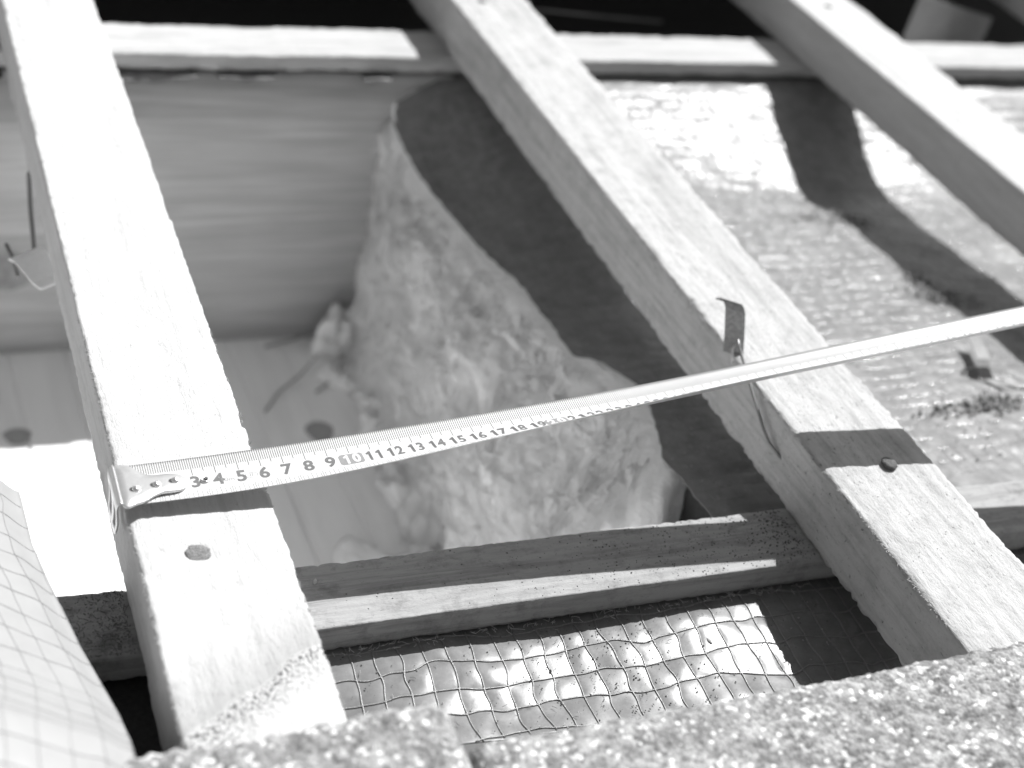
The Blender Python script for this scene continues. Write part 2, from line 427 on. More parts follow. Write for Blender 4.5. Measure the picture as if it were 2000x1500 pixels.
edge = [(.512, .334), (.505, .325), (.4955, .301), (.485, .282), (.478, .281), (.4645, .2835), (.437, .2860), (.353, .290), (.290, .294), (.258, .303), (.222, .305), (.160, .303), (.151, .318), (.122, .327), (.094, .323), (.041, .306), (.027, .308), (.009, .308), (-.012, .307), (-.034, .306), (-.06, .306)]
ey = [e[0] for e in edge][::-1]; ex = [e[1] for e in edge][::-1]
def torn(y): return float(np.interp(y, ey, ex)) + .0012 * fr((y, 0, 0), 120, 4, 2)
ysn = np.arange(-.066, .5125, .0023)
xu = np.concatenate([[0, .0008], np.arange(.0025, .50, .0023), np.arange(.50, 1.3, .02)])
V = []
for y in ysn:
    xe = torn(y)
    for u in xu:
        x = xe + u
        z = sag(x, y)
        mid = sstep(-.03, .01, y) * (1 - sstep(.488, .506, y))
        uu, vv = thread_warp(x, y, .0088)
        z += mid * ((.00050 + .0006 * sstep(.34, .42, y)) * (pillow(uu, vv) - .5) + .0022 * fr((x, y, 0), 20, 2, 2) + .00040 * fr((x, y, 0), 120, 5, 2) + (.0010 * (1 - sstep(.34, .42, x))) * (1 - abs(fr((x * .30, y, 0), 75, 44, 2)) * 2) * sstep(.05, .12, y) * (.4 + .6 * sstep(-.2, .4, fr((x, y, 0), 14, 6, 1))))
        lip = max(0, 1 - u / .010)
        z += mid * lip * lip * .002 * fr((y, 0, 0), 30, 8, 2) * (1 - sstep(.38, .45, y))
        V.append((x, y, z))
F = grid_faces(len(ysn), len(xu))
ul = mesh_obj('roof_underlay', V, F, M_foil)
tag(ul, 'sagging foil underlay right of the hole, cut along its left side, with batten shadows', 'underlay')
def ul_z(x, y):
    mid = sstep(-.03, .01, y) * (1 - sstep(.488, .506, y)); uu, vv = thread_warp(x, y, .0088)
    return sag(x, y) + mid * ((.00050 + .0006 * sstep(.34, .42, y)) * (pillow(uu, vv) - .5) + .0022 * fr((x, y, 0), 20, 2, 2) + .00040 * fr((x, y, 0), 120, 5, 2) + (.0010 * (1 - sstep(.34, .42, x))) * (1 - abs(fr((x * .30, y, 0), 75, 44, 2)) * 2) * sstep(.05, .12, y) * (.4 + .6 * sstep(-.2, .4, fr((x, y, 0), 14, 6, 1))))
sol = ul.modifiers.new('thickness', 'SOLIDIFY'); sol.thickness = .0005; sol.offset = -1

# scraps of underlay left hanging under the far counter batten
def scrap(x0, x1, y0, drop, seed, lab, mat=M_foil_f):
    V = []; n = max(8, int((x1 - x0) / .003)); rows = 7
    for i in range(n + 1):
        x = x0 + (x1 - x0) * i / n; tt = i / n
        env = math.sin(math.pi * tt) ** .6
        d = drop * env * (.6 + .5 * fr((x, 0, 0), 60, seed, 2))
        for j in range(rows):
            s = j / (rows - 1)
            V.append((x, y0 + .006 - .012 * s - .004 * s * math.sin(s * 3), -.0548 - max(.0005, d) * s * s + .0015 * fr((x, s * .02, 0), 90, seed)))
    o = mesh_obj('underlay_scrap', V, grid_faces(n + 1, rows), mat)
    m_ = o.modifiers.new('thickness', 'SOLIDIFY'); m_.thickness = .0005
    tag(o, lab, 'underlay scrap', 'torn scraps of underlay below the far counter batten')
scrap(.065, .135, .502, .006, 3, 'bright torn scrap of foil below the far cross batten, just right of the hooked batten')
scrap(.150, .195, .502, .003, 6, 'thin curl of foil below the far cross batten, middle of the three scraps')
scrap(.262, .285, .502, .004, 9, 'tiny pale scrap of foil below the far cross batten, nearest the insulation')
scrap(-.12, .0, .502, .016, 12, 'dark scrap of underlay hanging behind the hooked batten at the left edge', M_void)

# ---------------------------------------------------------------- insulation
topy = [-.03, 0, .03, .05, .09, .122, .151, .22, .25, .34, .42, .468, .50]
topx = [.284, .288, .293, .302, .318, .322, .312, .300, .296, .288, .284, .282, .290]
boty = [-.03, .10, .18, .30, .42, .50]
botx = [.268, .270, .270, .274, .279, .292]
def wool_pt(y, s):
    xt = float(np.interp(y, topy, topx)); xb = float(np.interp(y, boty, botx))
    zt = sag(xt + .01, y) - .006
    front = 1 - sstep(0, .05, y - (.318 + (np.interp(s, [0, 1], [ZF, zt]) + .12) * .86) + .025)   # 1 in the nearer, fuller lump
    if y < .05:  # drops away next to the near rafter: a dark hollow opens there
        k = 1 - sstep(-.005, .045, y); zt -= .055 * k * k
    if s <= 1:
        z = ZF - .004 + (zt - ZF) * s
        x = xb + (xt - xb) * s - .022 * front * math.sin(math.pi * min(1, s * 1.0)) ** .8 - .006 * (1 - front) * math.sin(math.pi * s) * (1 if y < .48 else .3)
        x += .012 * (1 - sstep(0, .15, s)) * -1
        if s > .8: x += (s - .8) ** 2 * .25
    else:
        x = xt + .01 + (s - 1) * .6; z = zt + .002 - (s - 1) * .01
        if y < .04: z -= .16 * (1 - sstep(-.0, .040, y)) * sstep(1.0, 1.03, s)
    return x, z
ysn = np.arange(-.031, .506, .0027); ss = list(np.linspace(0, 1, 78)) + [1.01, 1.02, 1.035, 1.05, 1.08, 1.12, 1.2, 1.4, 1.8]
V = []
for y in ysn:
    for s in ss:
        x, z = wool_pt(y, s)
        inn = sstep(-.031, 0, y) * (1 - .6 * sstep(.49, .506, y)) * (1 if s < .97 else .25)
        al = (y + z * .9) * .7; ac = (y - z * 1.1) * .7
        p = (x * .6, al * .38, ac * 1.15)
        r1 = 1 - abs(fr(p, 22, 3, 3)) * 2; r2 = 1 - abs(fr(p, 60, 13, 3)) * 2; r3 = fr(p, 170, 23, 3)
        r4 = 1 - abs(fr((x * .4, al * .30, ac * 1.2), 95, 33, 3)) * 2
        d = inn * (.0060 * r1 + .0026 * r2 + .0020 * r4 + .0010 * r3 + .011 * fr((x, y, z), 13, 5, 2))
        lim = 1. if s < .9 else .3
        zz = z + d * .35 * lim * (1 if s > .05 else 0)
        V.append((max(x - d * .95 * lim, .3415 + .66 * zz) if zz > -.22 else x - d * .95 * lim, y, zz))
F = [tuple(reversed(f)) for f in grid_faces(len(ysn), len(ss))]
ins = mesh_obj('insulation', V, F, M_wool)
tag(ins, 'thick pale fluffy mineral wool batt standing under the cut edge of the underlay', 'insulation')

def ins_surf(i, j): return Vector(V[i * len(ss) + j])
fb = MB(); ny_ = len(ysn)
for _ in range(3600):
    i = random.randrange(14, ny_ - 4); j = random.randrange(2, 76)
    L = random.randrange(4, 13); di = -random.uniform(.5, 1.); dj = -random.uniform(.1, .9) if random.random() < .75 else random.uniform(0, .6)
    pts = []; lift = random.uniform(.0005, .004) * (2.2 if random.random() < .15 else 1); ph = random.uniform(0, 6)
    for q in range(6):
        t = q / 5; ii = i + di * L * t; jj = j + dj * L * t * .8 + .8 * math.sin(ph + 3 * t)
        if not (1 <= ii < ny_ - 1 and 1 <= jj < 77): break
        a = ins_surf(int(ii), int(jj)); pts.append(a + Vector((-lift * math.sin(math.pi * t) - .0003, random.gauss(0, .0003), lift * .5 * t)))
    if len(pts) > 3 and all(p_.x > .350 + .66 * p_.z or p_.z < -.2 for p_ in pts): fb.add(tube(pts, [random.uniform(.00015, .0005)] * (len(pts) - 1) + [.0001], 4, caps=False))
for _ in range(420):     # frayed outer edge against the board
    i = random.randrange(int(ny_ * .55), ny_ - 3); j = random.randrange(3, 70); a = ins_surf(i, j)
    d = Vector((-1, random.uniform(-.4, .6), random.uniform(-.6, .8))).normalized() * random.uniform(.003, .012)
    fb.add(tube([a, a + d * .5 + Vector((0, 0, .001)), a + d + Vector((0, random.gauss(0, .002), -.001))], [.0005, .0003, .0001], 4, caps=False))
for _ in range(520):     # soft torn wisps
    i = random.randrange(16, ny_ - 6); j = random.randrange(4, 74); L = random.randrange(5, 14); di = -random.uniform(.5, 1.); dj = random.uniform(-1, .2)
    pts = []; ph = random.uniform(0, 6); lift = random.uniform(.001, .004); n_ = 9
    for q in range(n_):
        t = q / (n_ - 1); ii = i + di * L * t; jj = j + dj * L * t + 1.2 * math.sin(ph + 4 * t)
        if not (14 <= ii < ny_ - 1 and 1 <= jj < 77): break
        a = ins_surf(int(ii), int(jj)); pts.append(a + Vector((-lift * math.sin(math.pi * t) + .0002, random.gauss(0, .0004), random.gauss(0, .0004))))
    if len(pts) > 4 and all(p_.x > .350 + .66 * p_.z or p_.z < -.2 for p_ in pts):
        R_ = random.uniform(.0004, .0011); m_ = len(pts) - 1
        fb.add(tube(pts, [max(.0001, R_ * math.sin(math.pi * k / m_) ** .7 * random.uniform(.7, 1.2)) for k in range(m_ + 1)], 6, caps=False))
fbo = mesh_obj('loose_fibres', fb.v, fb.f, M_wool, ins); fbo['kind'] = 'stuff'

V_ = []  # black sheet added behind the gap; its colour stands in for deep shade
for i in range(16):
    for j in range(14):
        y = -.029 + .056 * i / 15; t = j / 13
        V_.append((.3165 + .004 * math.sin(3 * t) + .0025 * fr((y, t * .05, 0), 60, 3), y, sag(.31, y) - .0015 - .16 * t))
df = mesh_obj('gap_shade_sheet', V_, grid_faces(16, 14), M_void); df.modifiers.new('thickness', 'SOLIDIFY').thickness = .0006
tag(df, 'black sheet added to stand in for the shade in the gap between the wool and the near cross batten', 'shade sheet')
# loose tufts at the foot of the wool
def tuft(c, L, wdt, h, ang, seed, lab):
    V = []; nl, nw = 46, 26
    ca, sa = math.cos(ang), math.sin(ang)
    for i in range(nl + 1):
        t = i / nl
        for j in range(nw):
            th = 2 * math.pi * j / nw
            r = math.sin(math.pi * min(.999, max(.001, t))) ** .55
            lx = (t - .5) * L; ly = math.cos(th) * wdt / 2 * r; lz = (math.sin(th) * .5 + .45) * h * r
            q = Vector((lx, ly, lz)); f = 1 + .45 * fr(q, 1.8 / wdt, seed, 3) + .18 * fr(q, 6 / wdt, seed + 3, 3)
            q = Vector((lx, ly * f + .25 * wdt * math.sin(t * 5 + seed), lz * f))
            V.append((c[0] + q.x * ca - q.y * sa, c[1] + q.x * sa + q.y * ca, c[2] + q.z))
    o = mesh_obj('wool_tuft', V, grid_faces(nl + 1, nw, True), M_wool)
    tag(o, lab, 'wool tuft', 'loose tufts of wool fallen at the foot of the insulation')
tuft((.262, .478, ZF), .045, .018, .045, .4, 1, 'upright sliver of wool in the far corner by the deep board')
tuft((.262, .435, ZF), .055, .022, .018, -.3, 2, 'flat tuft of wool lying on the boards just in front of the upright sliver')
tuft((.262, .375, ZF), .050, .024, .026, .9, 3, 'curled tuft of wool just above the tape, touching the insulation foot')
tuft((.262, .285, ZF), .060, .030, .022, 1.2, 4, 'low tuft of wool just below the tape beside a dark slit')
tuft((.250, .185, ZF), .060, .032, .040, 1.3, 5, 'large smooth chunk of wool by the near cross batten')
tuft((.215, .22, ZF), .050, .040, .012, .2, 6, 'thin flat tuft of wool on the boards left of the large chunk')

GT = 'dry stalks lying in the far corner of the opening'
def twig(p, lab, r=.0007):
    V_, F_ = tube(p, [r] * (len(p) - 1) + [r * .4], 6); tag(mesh_obj('dry_stalk', V_, F_, M_clip), lab, 'dry stalk', GT)
Z1 = ZF + .0015
twig([(.185, .405, Z1), (.200, .425, Z1 + .002), (.222, .444, Z1 + .003), (.246, .470, Z1 + .006)], 'long thin dry stalk pointing into the far corner', .0010)
twig([(.205, .492, Z1), (.228, .494, Z1 + .004), (.262, .497, Z1 + .012), (.284, .490, Z1 + .020)], 'dark stalk lying along the foot of the deep board', .0013)
twig([(.232, .496, Z1 + .006), (.250, .484, Z1 + .010), (.275, .480, Z1 + .006)], 'short crooked stalk crossing the dark one at the deep board', .0010)
twig([(.232, .425, Z1), (.250, .437, Z1 + .004), (.262, .455, Z1 + .009)], 'short stalk beside the flat tuft of wool', .0012)
twig([(.252, .300, Z1), (.262, .280, Z1 + .004), (.270, .258, Z1 + .004)], 'dark stalk below the tape near the insulation foot', .0014)

# ---------------------------------------------------------------- reinforced foil in front of the near counter batten
def film_sheet(name, u0, u1, v0, v1, fn, mat, strand_mat, s, step, lab, cat, rt=.00042, warp=.22, pil=.0008, thick=.0004, und=.0010, flip=False):
    """fn(u,v)->(x,y,z); grid threads follow the warped cell lines."""
    us = np.arange(u0, u1 + step * .5, step); vs = np.arange(v0, v1 + step * .5, step)
    def hgt(u, v):
        a, b = thread_warp(u, v, s, warp)
        h = pillow(a, b)
        return pil * (h - .75) * (.8 + .5 * fr((u, v, 0), 45, 9, 2)) + und * fr((u, v, 0), 30, 17, 2)
    V = []
    for v in vs:
        for u in us:
            x, y, z = fn(u, v); V.append((x, y, z + hgt(u, v)))
    F = grid_faces(len(vs), len(us)); F = [tuple(reversed(f)) for f in F] if flip else F
    o = mesh_obj(name, V, F, mat)
    tag(o, lab, cat)
    md = o.modifiers.new('thickness', 'SOLIDIFY'); md.thickness = thick; md.offset = -1
    add_threads(o, strand_mat, s, u0, u1, v0, v1, lambda u, v: tuple(np.array(fn(u, v)) + np.array((0, 0, hgt(u, v)))), rt, warp)
    return o
def add_threads(o, strand_mat, s, u0, u1, v0, v1, pf, rt, warp, seg=6):
    mb = MB()
    def inv(a, b):
        u, v = a * s, b * s * 1.3
        for _ in range(14):
            aa, bb = thread_warp(u, v, s, warp); u -= (aa - a) * s * .7; v -= (bb - b) * s * 1.3 * .7
        return u, v
    for fam in (0, 1):
        lo, hi = ((u0, u1), (v0, v1))[fam]; l2, h2 = ((v0, v1), (u0, u1))[fam]
        sk = s if fam == 0 else s * 1.3; st_ = s * 1.3 if fam == 0 else s
        for k in range(int(lo / sk) - 1, int(hi / sk) + 2):
            pts = []
            for t in np.arange(l2 / st_ - .3, h2 / st_ + .3, .12):
                u, v = inv(k, t) if fam == 0 else inv(t, k)
                if u0 <= u <= u1 and v0 <= v <= v1 and pf(u, v)[2] > -5:
                    x, y, z = pf(u, v); pts.append((x, y, z + rt * .45))
                elif len(pts) > 3:
                    mb.add(tube(pts, rt, seg)); pts = []
            if len(pts) > 3: mb.add(tube(pts, rt, seg))
    return mb.obj('reinforcing_grid', strand_mat, o)
def fn_front(u, v):
    z = -.0575 - .004 * sstep(-.075, -.125, v) - .0010 * math.sin(u * 40)
    return u, v + .005 * math.sin(u * 9 + 1) * sstep(-.09, -.13, v), z
film_sheet('reinforced_foil', .030, .62, -.133, -.058, fn_front, M_foil_f, M_strand, .0112, .0009,
           'shiny foil with a raised square thread grid, lying in front of the near cross batten', 'underlay foil', und=.0008, pil=.00038, rt=.00046)

V = [(-.9, -.60, -.075), (.028, -.60, -.075), (.028, -.064, -.0570), (-.9, -.064, -.0570)]  # added sheet, black in place of the shade under film and batten
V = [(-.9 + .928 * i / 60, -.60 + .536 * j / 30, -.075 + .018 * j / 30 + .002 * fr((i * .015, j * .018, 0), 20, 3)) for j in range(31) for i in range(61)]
tag(mesh_obj('shade_underlay', V, grid_faces(31, 61), M_void), 'added underlay sheet coloured black for the shade left of the hooked batten, below the near cross batten', 'underlay')
# folded-back film at the lower left: its right edge runs beside the hooked batten
fe_y = [-.33, -.172, -.148, -.116, -.082, -.043, -.021, .006, .016]
fe_x = [-.024, -.0205, -.0170, -.0165, -.0245, -.0325, -.0365, -.0380, -.0385]
fe_z = [.036, .032, .010, -.010, -.012, -.012, -.012, -.012, -.014]
def fn_left(u, v):
    x = float(np.interp(v, fe_y, fe_x)) - u
    z = float(np.interp(v, fe_y, fe_z)) + .010 * sstep(0, .05, u) + .004 * math.sin(u * 45 + v * 12) - .006 * (1 - sstep(0, .012, u))
    return x, v + u * .32, z
film_sheet('folded_film', 0.0, .17, -.33, .012, fn_left, M_film, M_strand_p, .0100, .0016,
           'pale gridded film folded back at the lower left beside the hooked batten', 'underlay film', rt=.00020, warp=.12, pil=.0003, und=.00025, flip=True)

# ---------------------------------------------------------------- roof tiles
def tile(x0, x1, y0, y1, ztop, th, roll, seed, lab, res=.0011, edge_r=.007, y_bump=0, slope=0, base_z=None):
    def top(x, y):
        z = ztop + roll(x, y) + slope * (y - y1)
        z += .0011 * fr((x, y, 0), 70, seed, 3) + .00055 * fr((x, y, 0), 420, seed + 5, 2)
        dx = min(x - x0, x1 - x); dy = min(y1 - y, y - y0)
        for d in (dx, dy):
            if d < edge_r: z -= edge_r - math.sqrt(max(0, edge_r ** 2 - (edge_r - d) ** 2))
        return z
    def ax(a, b, fa, fb):
        o = [a, a + .001, a + .002, a + .004]; t = a + .006
        while t < b - .006: o.append(t); t += res if fa <= t <= fb else .012
        return o + [b - .004, b - .002, b - .001, b]
    xs_ = ax(x0, x1, -.1, .48); ys_ = ax(y0, y1, y1 - .095, y1)
    V = []
    for y in ys_:
        for x in xs_:
            jx = .0013 * fr((x, y, 0), 160, seed + 9, 3); e = .0009 * fr((x, y, 3), 90, seed + 2, 3)
            V.append((x + (jx if x in (x0, x1) else 0), y + (jx * 1.3 + e + y_bump * fr((x, 0, 0), 18, seed) if y > y1 - .012 else 0), top(x, y)))
    nx, ny = len(xs_), len(ys_); F = grid_faces(ny, nx)
    ring = [j for j in range(nx)] + [i * nx + nx - 1 for i in range(1, ny)] + [(ny - 1) * nx + j for j in range(nx - 2, -1, -1)] + [i * nx for i in range(ny - 2, 0, -1)]
    b0 = len(V); zb = (base_z if base_z is not None else ztop - th)
    for r in ring: V.append((V[r][0], V[r][1], zb))
    n = len(ring)
    for i in range(n): F.append((ring[i], b0 + i, b0 + (i + 1) % n, ring[(i + 1) % n]))
    F.append(tuple(b0 + i for i in range(n - 1, -1, -1)))
    o = mesh_obj('roof_tile', V, F, M_tile); tag(o, lab, 'roof tile', 'grainy concrete roof tiles'); return o
tile(-.30, .0905, -.56, -.172, .024, .020, lambda x, y: .0035 * sstep(.03, .075, x) - .003 * sstep(.078, .0905, x), 3, 'grainy concrete tile at the bottom left, its corner rounded off', base_z=.0015)
tile(.0925, .43, -.56, -.1885, .021, .018, lambda x, y: .003 * sstep(.20, .36, x), 13, 'grainy concrete tile filling the bottom right corner', base_z=.0015)
tile(.432, .78, -.56, -.1885, .023, .018, lambda x, y: 0, 33, 'grainy concrete tile further right in the near row', res=.02, base_z=.0015)
for i, xx in enumerate((-.66, -.30, .06, .42, .78, 1.14)):
    tile(xx, xx + .357, .64, 1.14, .026, .02, lambda x, y: 0, 50 + i, 'grainy concrete tile of the far row above the opening, number %s from the left' % ('first', 'second', 'third', 'fourth', 'fifth', 'sixth')[i] if False else
         ('far row tile beyond the opening, ' + ('leftmost', 'second from the left', 'third from the left', 'third from the right', 'second from the right', 'rightmost')[i]), res=.03, base_z=.0015)

# dark felt and far odds and ends in the shaded bay
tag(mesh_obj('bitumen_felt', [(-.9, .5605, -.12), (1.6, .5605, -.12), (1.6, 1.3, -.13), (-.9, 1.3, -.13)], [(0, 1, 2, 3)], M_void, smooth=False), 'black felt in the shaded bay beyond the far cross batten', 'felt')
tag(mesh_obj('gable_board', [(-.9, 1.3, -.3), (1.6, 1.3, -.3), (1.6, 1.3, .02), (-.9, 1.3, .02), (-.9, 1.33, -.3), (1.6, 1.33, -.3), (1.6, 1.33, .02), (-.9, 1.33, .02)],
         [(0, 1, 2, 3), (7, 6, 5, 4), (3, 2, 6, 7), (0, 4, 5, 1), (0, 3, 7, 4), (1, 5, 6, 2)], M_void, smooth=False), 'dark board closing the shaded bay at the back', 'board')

def strip(pts, wv, th, name, mat, parent=None, bevel=True):
    """ribbon of flat bar following pts, width vector wv, thickness th."""
    pts = [Vector(p) for p in pts]; wv = Vector(wv); V = []; n = len(pts)
    for i, p in enumerate(pts):
        t = (pts[min(i + 1, n - 1)] - pts[max(i - 1, 0)]).normalized(); nn = t.cross(wv).normalized() * th / 2
        wq = wv / 2
        for a, b in ((-1, -1), (-.96, 0), (-1, 1), (1, 1), (.96, 0), (1, -1)):
            aa = a if abs(a) == 1 else a * 1.045
            V.append(p + wq * aa + nn * b)
    F = grid_faces(n, 6, True); F += [(5, 4, 3, 2, 1, 0), tuple((n - 1) * 6 + k for k in range(6))]
    return mesh_obj(name, V, F, mat, parent, smooth=False)

# metal plate, upper right
pl = strip([(.853, .62, -.018), (.90, .619, -.029), (.950, .62, -.040)], (0.004, 0, .055), .0015, 'metal_plate', M_clip)
for v_ in pl.data.vertices: v_.co.z -= .028
tag(pl, 'slanting sheet metal plate in the dark beyond the far cross batten, top right', 'metal plate')
V, F = tube([(.49, .70, -.080), (.56, .70, -.085), (.628, .70, -.089)], .0013, 8)
tag(mesh_obj('wire', V, F, M_clip), 'thin straight wire in the dark bay beyond the far cross batten', 'wire')

# ---------------------------------------------------------------- nails
def nail(c, r, h, lab, mat=M_nail, tilt=(0, 0)):
    V = []; n = 26; prof = [(0, h), (.55, h * 1.02), (.9, h * .92), (1.0, h * .55), (.96, h * .1), (.4, -.0002), (.35, -.02)]
    for (pr, pz) in prof:
        for k in range(n):
            th = 2 * math.pi * k / n; rr = r * max(pr, .02) * (1 + .05 * math.sin(3 * th + 1) + .04 * math.sin(7 * th))
            x, y = rr * math.cos(th), rr * math.sin(th)
            V.append((c[0] + x, c[1] + y, c[2] + pz + tilt[0] * x + tilt[1] * y + .00025 * fr((x, y, 0), 700, 3)))
    F = [tuple(reversed(f)) for f in grid_faces(len(prof), n, True)]; F.append(tuple(range(n)))
    o = mesh_obj('nail', V, F, mat); tag(o, lab, 'nail', 'nails in the battens')
nail((.371, -.052, .0005), .0043, .0022, 'raised dark nail head standing on the speckled middle batten', tilt=(-.10, .05))
nail((.358, .521, -.0003), .0040, .0008, 'dark nail head in the middle batten at the top of the photo')
nail((.690, .535, -.0006), .0040, .0010, 'dark nail head in the right batten over the far cross batten')
nail((.0245, -.0572, -.0011), .0054, .0009, 'sunken nail head in torn fibres on the bright left batten', mat=plain('crushed_fibre', .24, .9, nscale=1400, namp=.55, bmp=.0012))

# ---------------------------------------------------------------- tape measure
NX = [.0, .0252, .0535, .0826, .1105, .1463, .177, .2086, .2411, .2609, .2967, .3438, .3844, .4471, .85]
NY = [-.0308, -.0312, -.0316, -.0307, -.0295, -.028, -.0268, -.0259, -.0253, -.0249, -.0246, -.0246, -.0249, -.0255, -.0290]
NZ = [.0057, .0062, .0077, .0106, .0135, .0187, .0235, .028, .0328, .0361, .0419, .0483, .0539, .0640, .1290]
FX = [.0, .0249, .0557, .0823, .1305, .1811, .2336, .2882, .3165, .3453, .3747, .42, .468, .85]
FY = [-.0065, -.0062, -.0060, -.0055, -.0040, -.0028, -.0025, -.0025, -.0025, -.0024, -.0024, -.0027, -.0028, -.0065]
FZ = [.0062, .0066, .0084, .0104, .0129, .0173, .0230, .0307, .0347, .0393, .0438, .0508, .0580, .1180]
def smooth_tab(xs_, ys_):
    g = np.linspace(0, .85, 400); v = np.interp(g, xs_, ys_); k = np.ones(31) / 31
    vp = np.concatenate([2 * v[0] - v[30:0:-1], v, 2 * v[-1] - v[-2:-32:-1]]); vp = np.convolve(vp, k, 'same')[30:-30]
    vp2 = np.concatenate([2 * vp[0] - vp[30:0:-1], vp, 2 * vp[-1] - vp[-2:-32:-1]]); vp2 = np.convolve(vp2, k, 'same')[30:-30]
    return g, vp2
T = {k: smooth_tab(a, b) for k, a, b in (('ny', NX, NY), ('nz', NX, NZ), ('fy', FX, FY), ('fz', FX, FZ))}
def tape_pt(s, v, h=0.):
    """s metres along the blade, v 0 (far edge) .. 1 (near edge), h height over the printed face."""
    x = s * .985 if s < .6 else s * .985
    g = lambda k: float(np.interp(x, *T[k]))
    k_ = sstep(.05, .27, x); n_ = Vector((x, g('ny'), g('nz'))); f_ = Vector((x + .0008 * k_, g('fy') + .0010 * k_, g('fz') - .0008 * k_))
    ch = n_ - f_; L = ch.length
    nrm = Vector((1, 0, .14)).normalized().cross(Vector((0, -ch.y, -ch.z)).normalized())
    if nrm.z < 0: nrm = -nrm
    sg = .0008 + .0042 * sstep(.0, .27, x)
    t = v; d = -4 * sg * t * (1 - t); sl = -4 * sg * (1 - 2 * t) / L
    nn = (nrm - ch.normalized() * sl).normalized()
    return f_ + ch * t + nrm * d + nn * h
tm = empty('tape_measure', (0, -.018, .0))
tag(tm, 'steel tape measure stretched across the opening, hooked on the left batten', 'tape measure')
def tape_sheet(name, s0, s1, v0, v1, h, mat, ds=.003, nv=14, thick=.0, parent=tm):
    ns = max(2, int((s1 - s0) / ds) + 1); V = []
    for i in range(ns):
        for j in range(nv + 1): V.append(tape_pt(s0 + (s1 - s0) * i / (ns - 1), v0 + (v1 - v0) * j / nv, h))
    nc = nv + 1; F = [tuple(reversed(f)) for f in grid_faces(ns, nc)]
    if thick:
        b = len(V)
        for i in range(ns):
            for j in range(nc): V.append(tape_pt(s0 + (s1 - s0) * i / (ns - 1), v0 + (v1 - v0) * j / nv, h - thick))
        F += [tuple(k + b for k in reversed(f)) for f in F[:]]
        for i in range(ns - 1):
            a = i * nc; F.append((a, a + nc, b + a + nc, b + a)); c = a + nv; F.append((c, b + c, b + c + nc, c + nc))
        F.append(tuple(list(range(0, nc)) + [b + k for k in range(nc - 1, -1, -1)]))
    return V, F
V, F = tape_sheet('blade', .0015, .85, 0, 1, 0, M_blade, thick=.00022, nv=18)
mesh_obj('blade', V, F, M_blade, tm)
W_T = .0250
mb = MB(); e = .00006
def quad_on(s, v0, v1, wd, h=e, lean=0.):
    n = 5; V = []
    for i in range(n + 1):
        v = v0 + (v1 - v0) * i / n; sh = lean * (i / n)
        V += [tape_pt(s - wd / 2 + sh, v, h), tape_pt(s + wd / 2 + sh, v, h)]
    return V, [(2 * i, 2 * i + 1, 2 * i + 3, 2 * i + 2) for i in range(n)]
for mm in range(5, 520):
    s = mm * .001
    L = .0102 if mm % 10 == 0 else (.0082 if mm % 5 == 0 else .0062)
    if mm < 28 and mm > 0: L = min(L, .0062)
    mb.add(quad_on(s, .004 / 25, (L + .0002) / W_T, .00034 if mm % 5 else .00036))
    Ln = .0040 if mm % 5 else .0052
    if mm < 190 and (mm % 2 == 0 or mm % 5 == 0): mb.add(quad_on(s, 1 - Ln / W_T, .99, .00020))
mb.obj('scale_marks', M_tick, tm, smooth=False)

def text_mesh(txt, size, off=.0):
    cu = bpy.data.curves.new('t', 'FONT'); cu.body = txt; cu.size = size; cu.offset = off; cu.align_x = 'CENTER'; cu.align_y = 'CENTER'; cu.resolution_u = 3
    ob = bpy.data.objects.new('t', cu); COL.objects.link(ob); dg = bpy.context.evaluated_depsgraph_get()
    me = bpy.data.meshes.new_from_object(ob.evaluated_get(dg)); V = [tuple(v.co) for v in me.vertices]; F = [tuple(p.vertices) for p in me.polygons]
    bpy.data.objects.remove(ob); bpy.data.meshes.remove(me); return V, F
ONE = [(-.15, .19), (-.15, .30), (-.02, .36), (.03, .42), (.17, .42), (.17, -.36), (.0, -.36), (.0, .19)]
def text_on(mb, txt, s, vc, size, h=e, off=0., sx=1.):
    if len(txt) == 2 and txt.isdigit():
        for i, ch in enumerate(txt): text_on(mb, ch, s + (i - .5) * size * .46, vc, size, h, off, sx)
        return
    if txt == '1':
        mb.add(([tape_pt(s + x * size * sx, vc - (y - .03) * size * .98 / W_T, h) for x, y in ONE], [(0, 7, 2, 1), (2, 7, 3), (3, 7, 6, 5, 4)])); return
    V, F = text_mesh(txt, size, off)
    mb.add(([tape_pt(s + x * sx, vc - y / W_T, h) for x, y, z in V], F))
VC = .600
num = MB(); small = MB()
for k in range(3, 50):
    if k % 10 == 0:
        V = []; n = 12; w2, h2, r = .0056, .0040, .0012; pts = []
        for cxq, cyq, a0 in ((w2 - r, h2 - r, 0), (-w2 + r, h2 - r, 90), (-w2 + r, -h2 + r, 180), (w2 - r, -h2 + r, 270)):
            for q in range(5):
                a = math.radians(a0 + q * 22.5); pts.append((cxq + r * math.cos(a), cyq + r * math.sin(a)))
        ns = 12; VV = []
        def hh(x):
            ax_ = abs(x); return h2 if ax_ <= w2 - r else h2 - r + math.sqrt(max(0, r * r - (ax_ - w2 + r) ** 2))
        nr = 7
        for i in range(ns + 1):
            x = -w2 + 2 * w2 * i / ns
            for j in range(nr): VV.append(tape_pt(k * .01 + x, VC - hh(x) * (1 - 2 * j / (nr - 1)) / W_T, e))
        box = MB(); box.add((VV, [tuple(reversed(f)) for f in grid_faces(ns + 1, nr)])); bo = box.obj('number_plate', M_inkpale, tm, smooth=False)
        for q_, ch_ in enumerate(str(k)):
            inv_ = MB(); text_on(inv_, ch_, k * .01 + (q_ - .5) * .0048, VC, .0088, 2 * e, .00036, .8); inv_.obj('white_numeral', M_blade, bo, smooth=False)
    else:
        text_on(num, str(k), k * .01 + .0004, VC, .0098, e, .00034, .74 if k > 9 else .96)
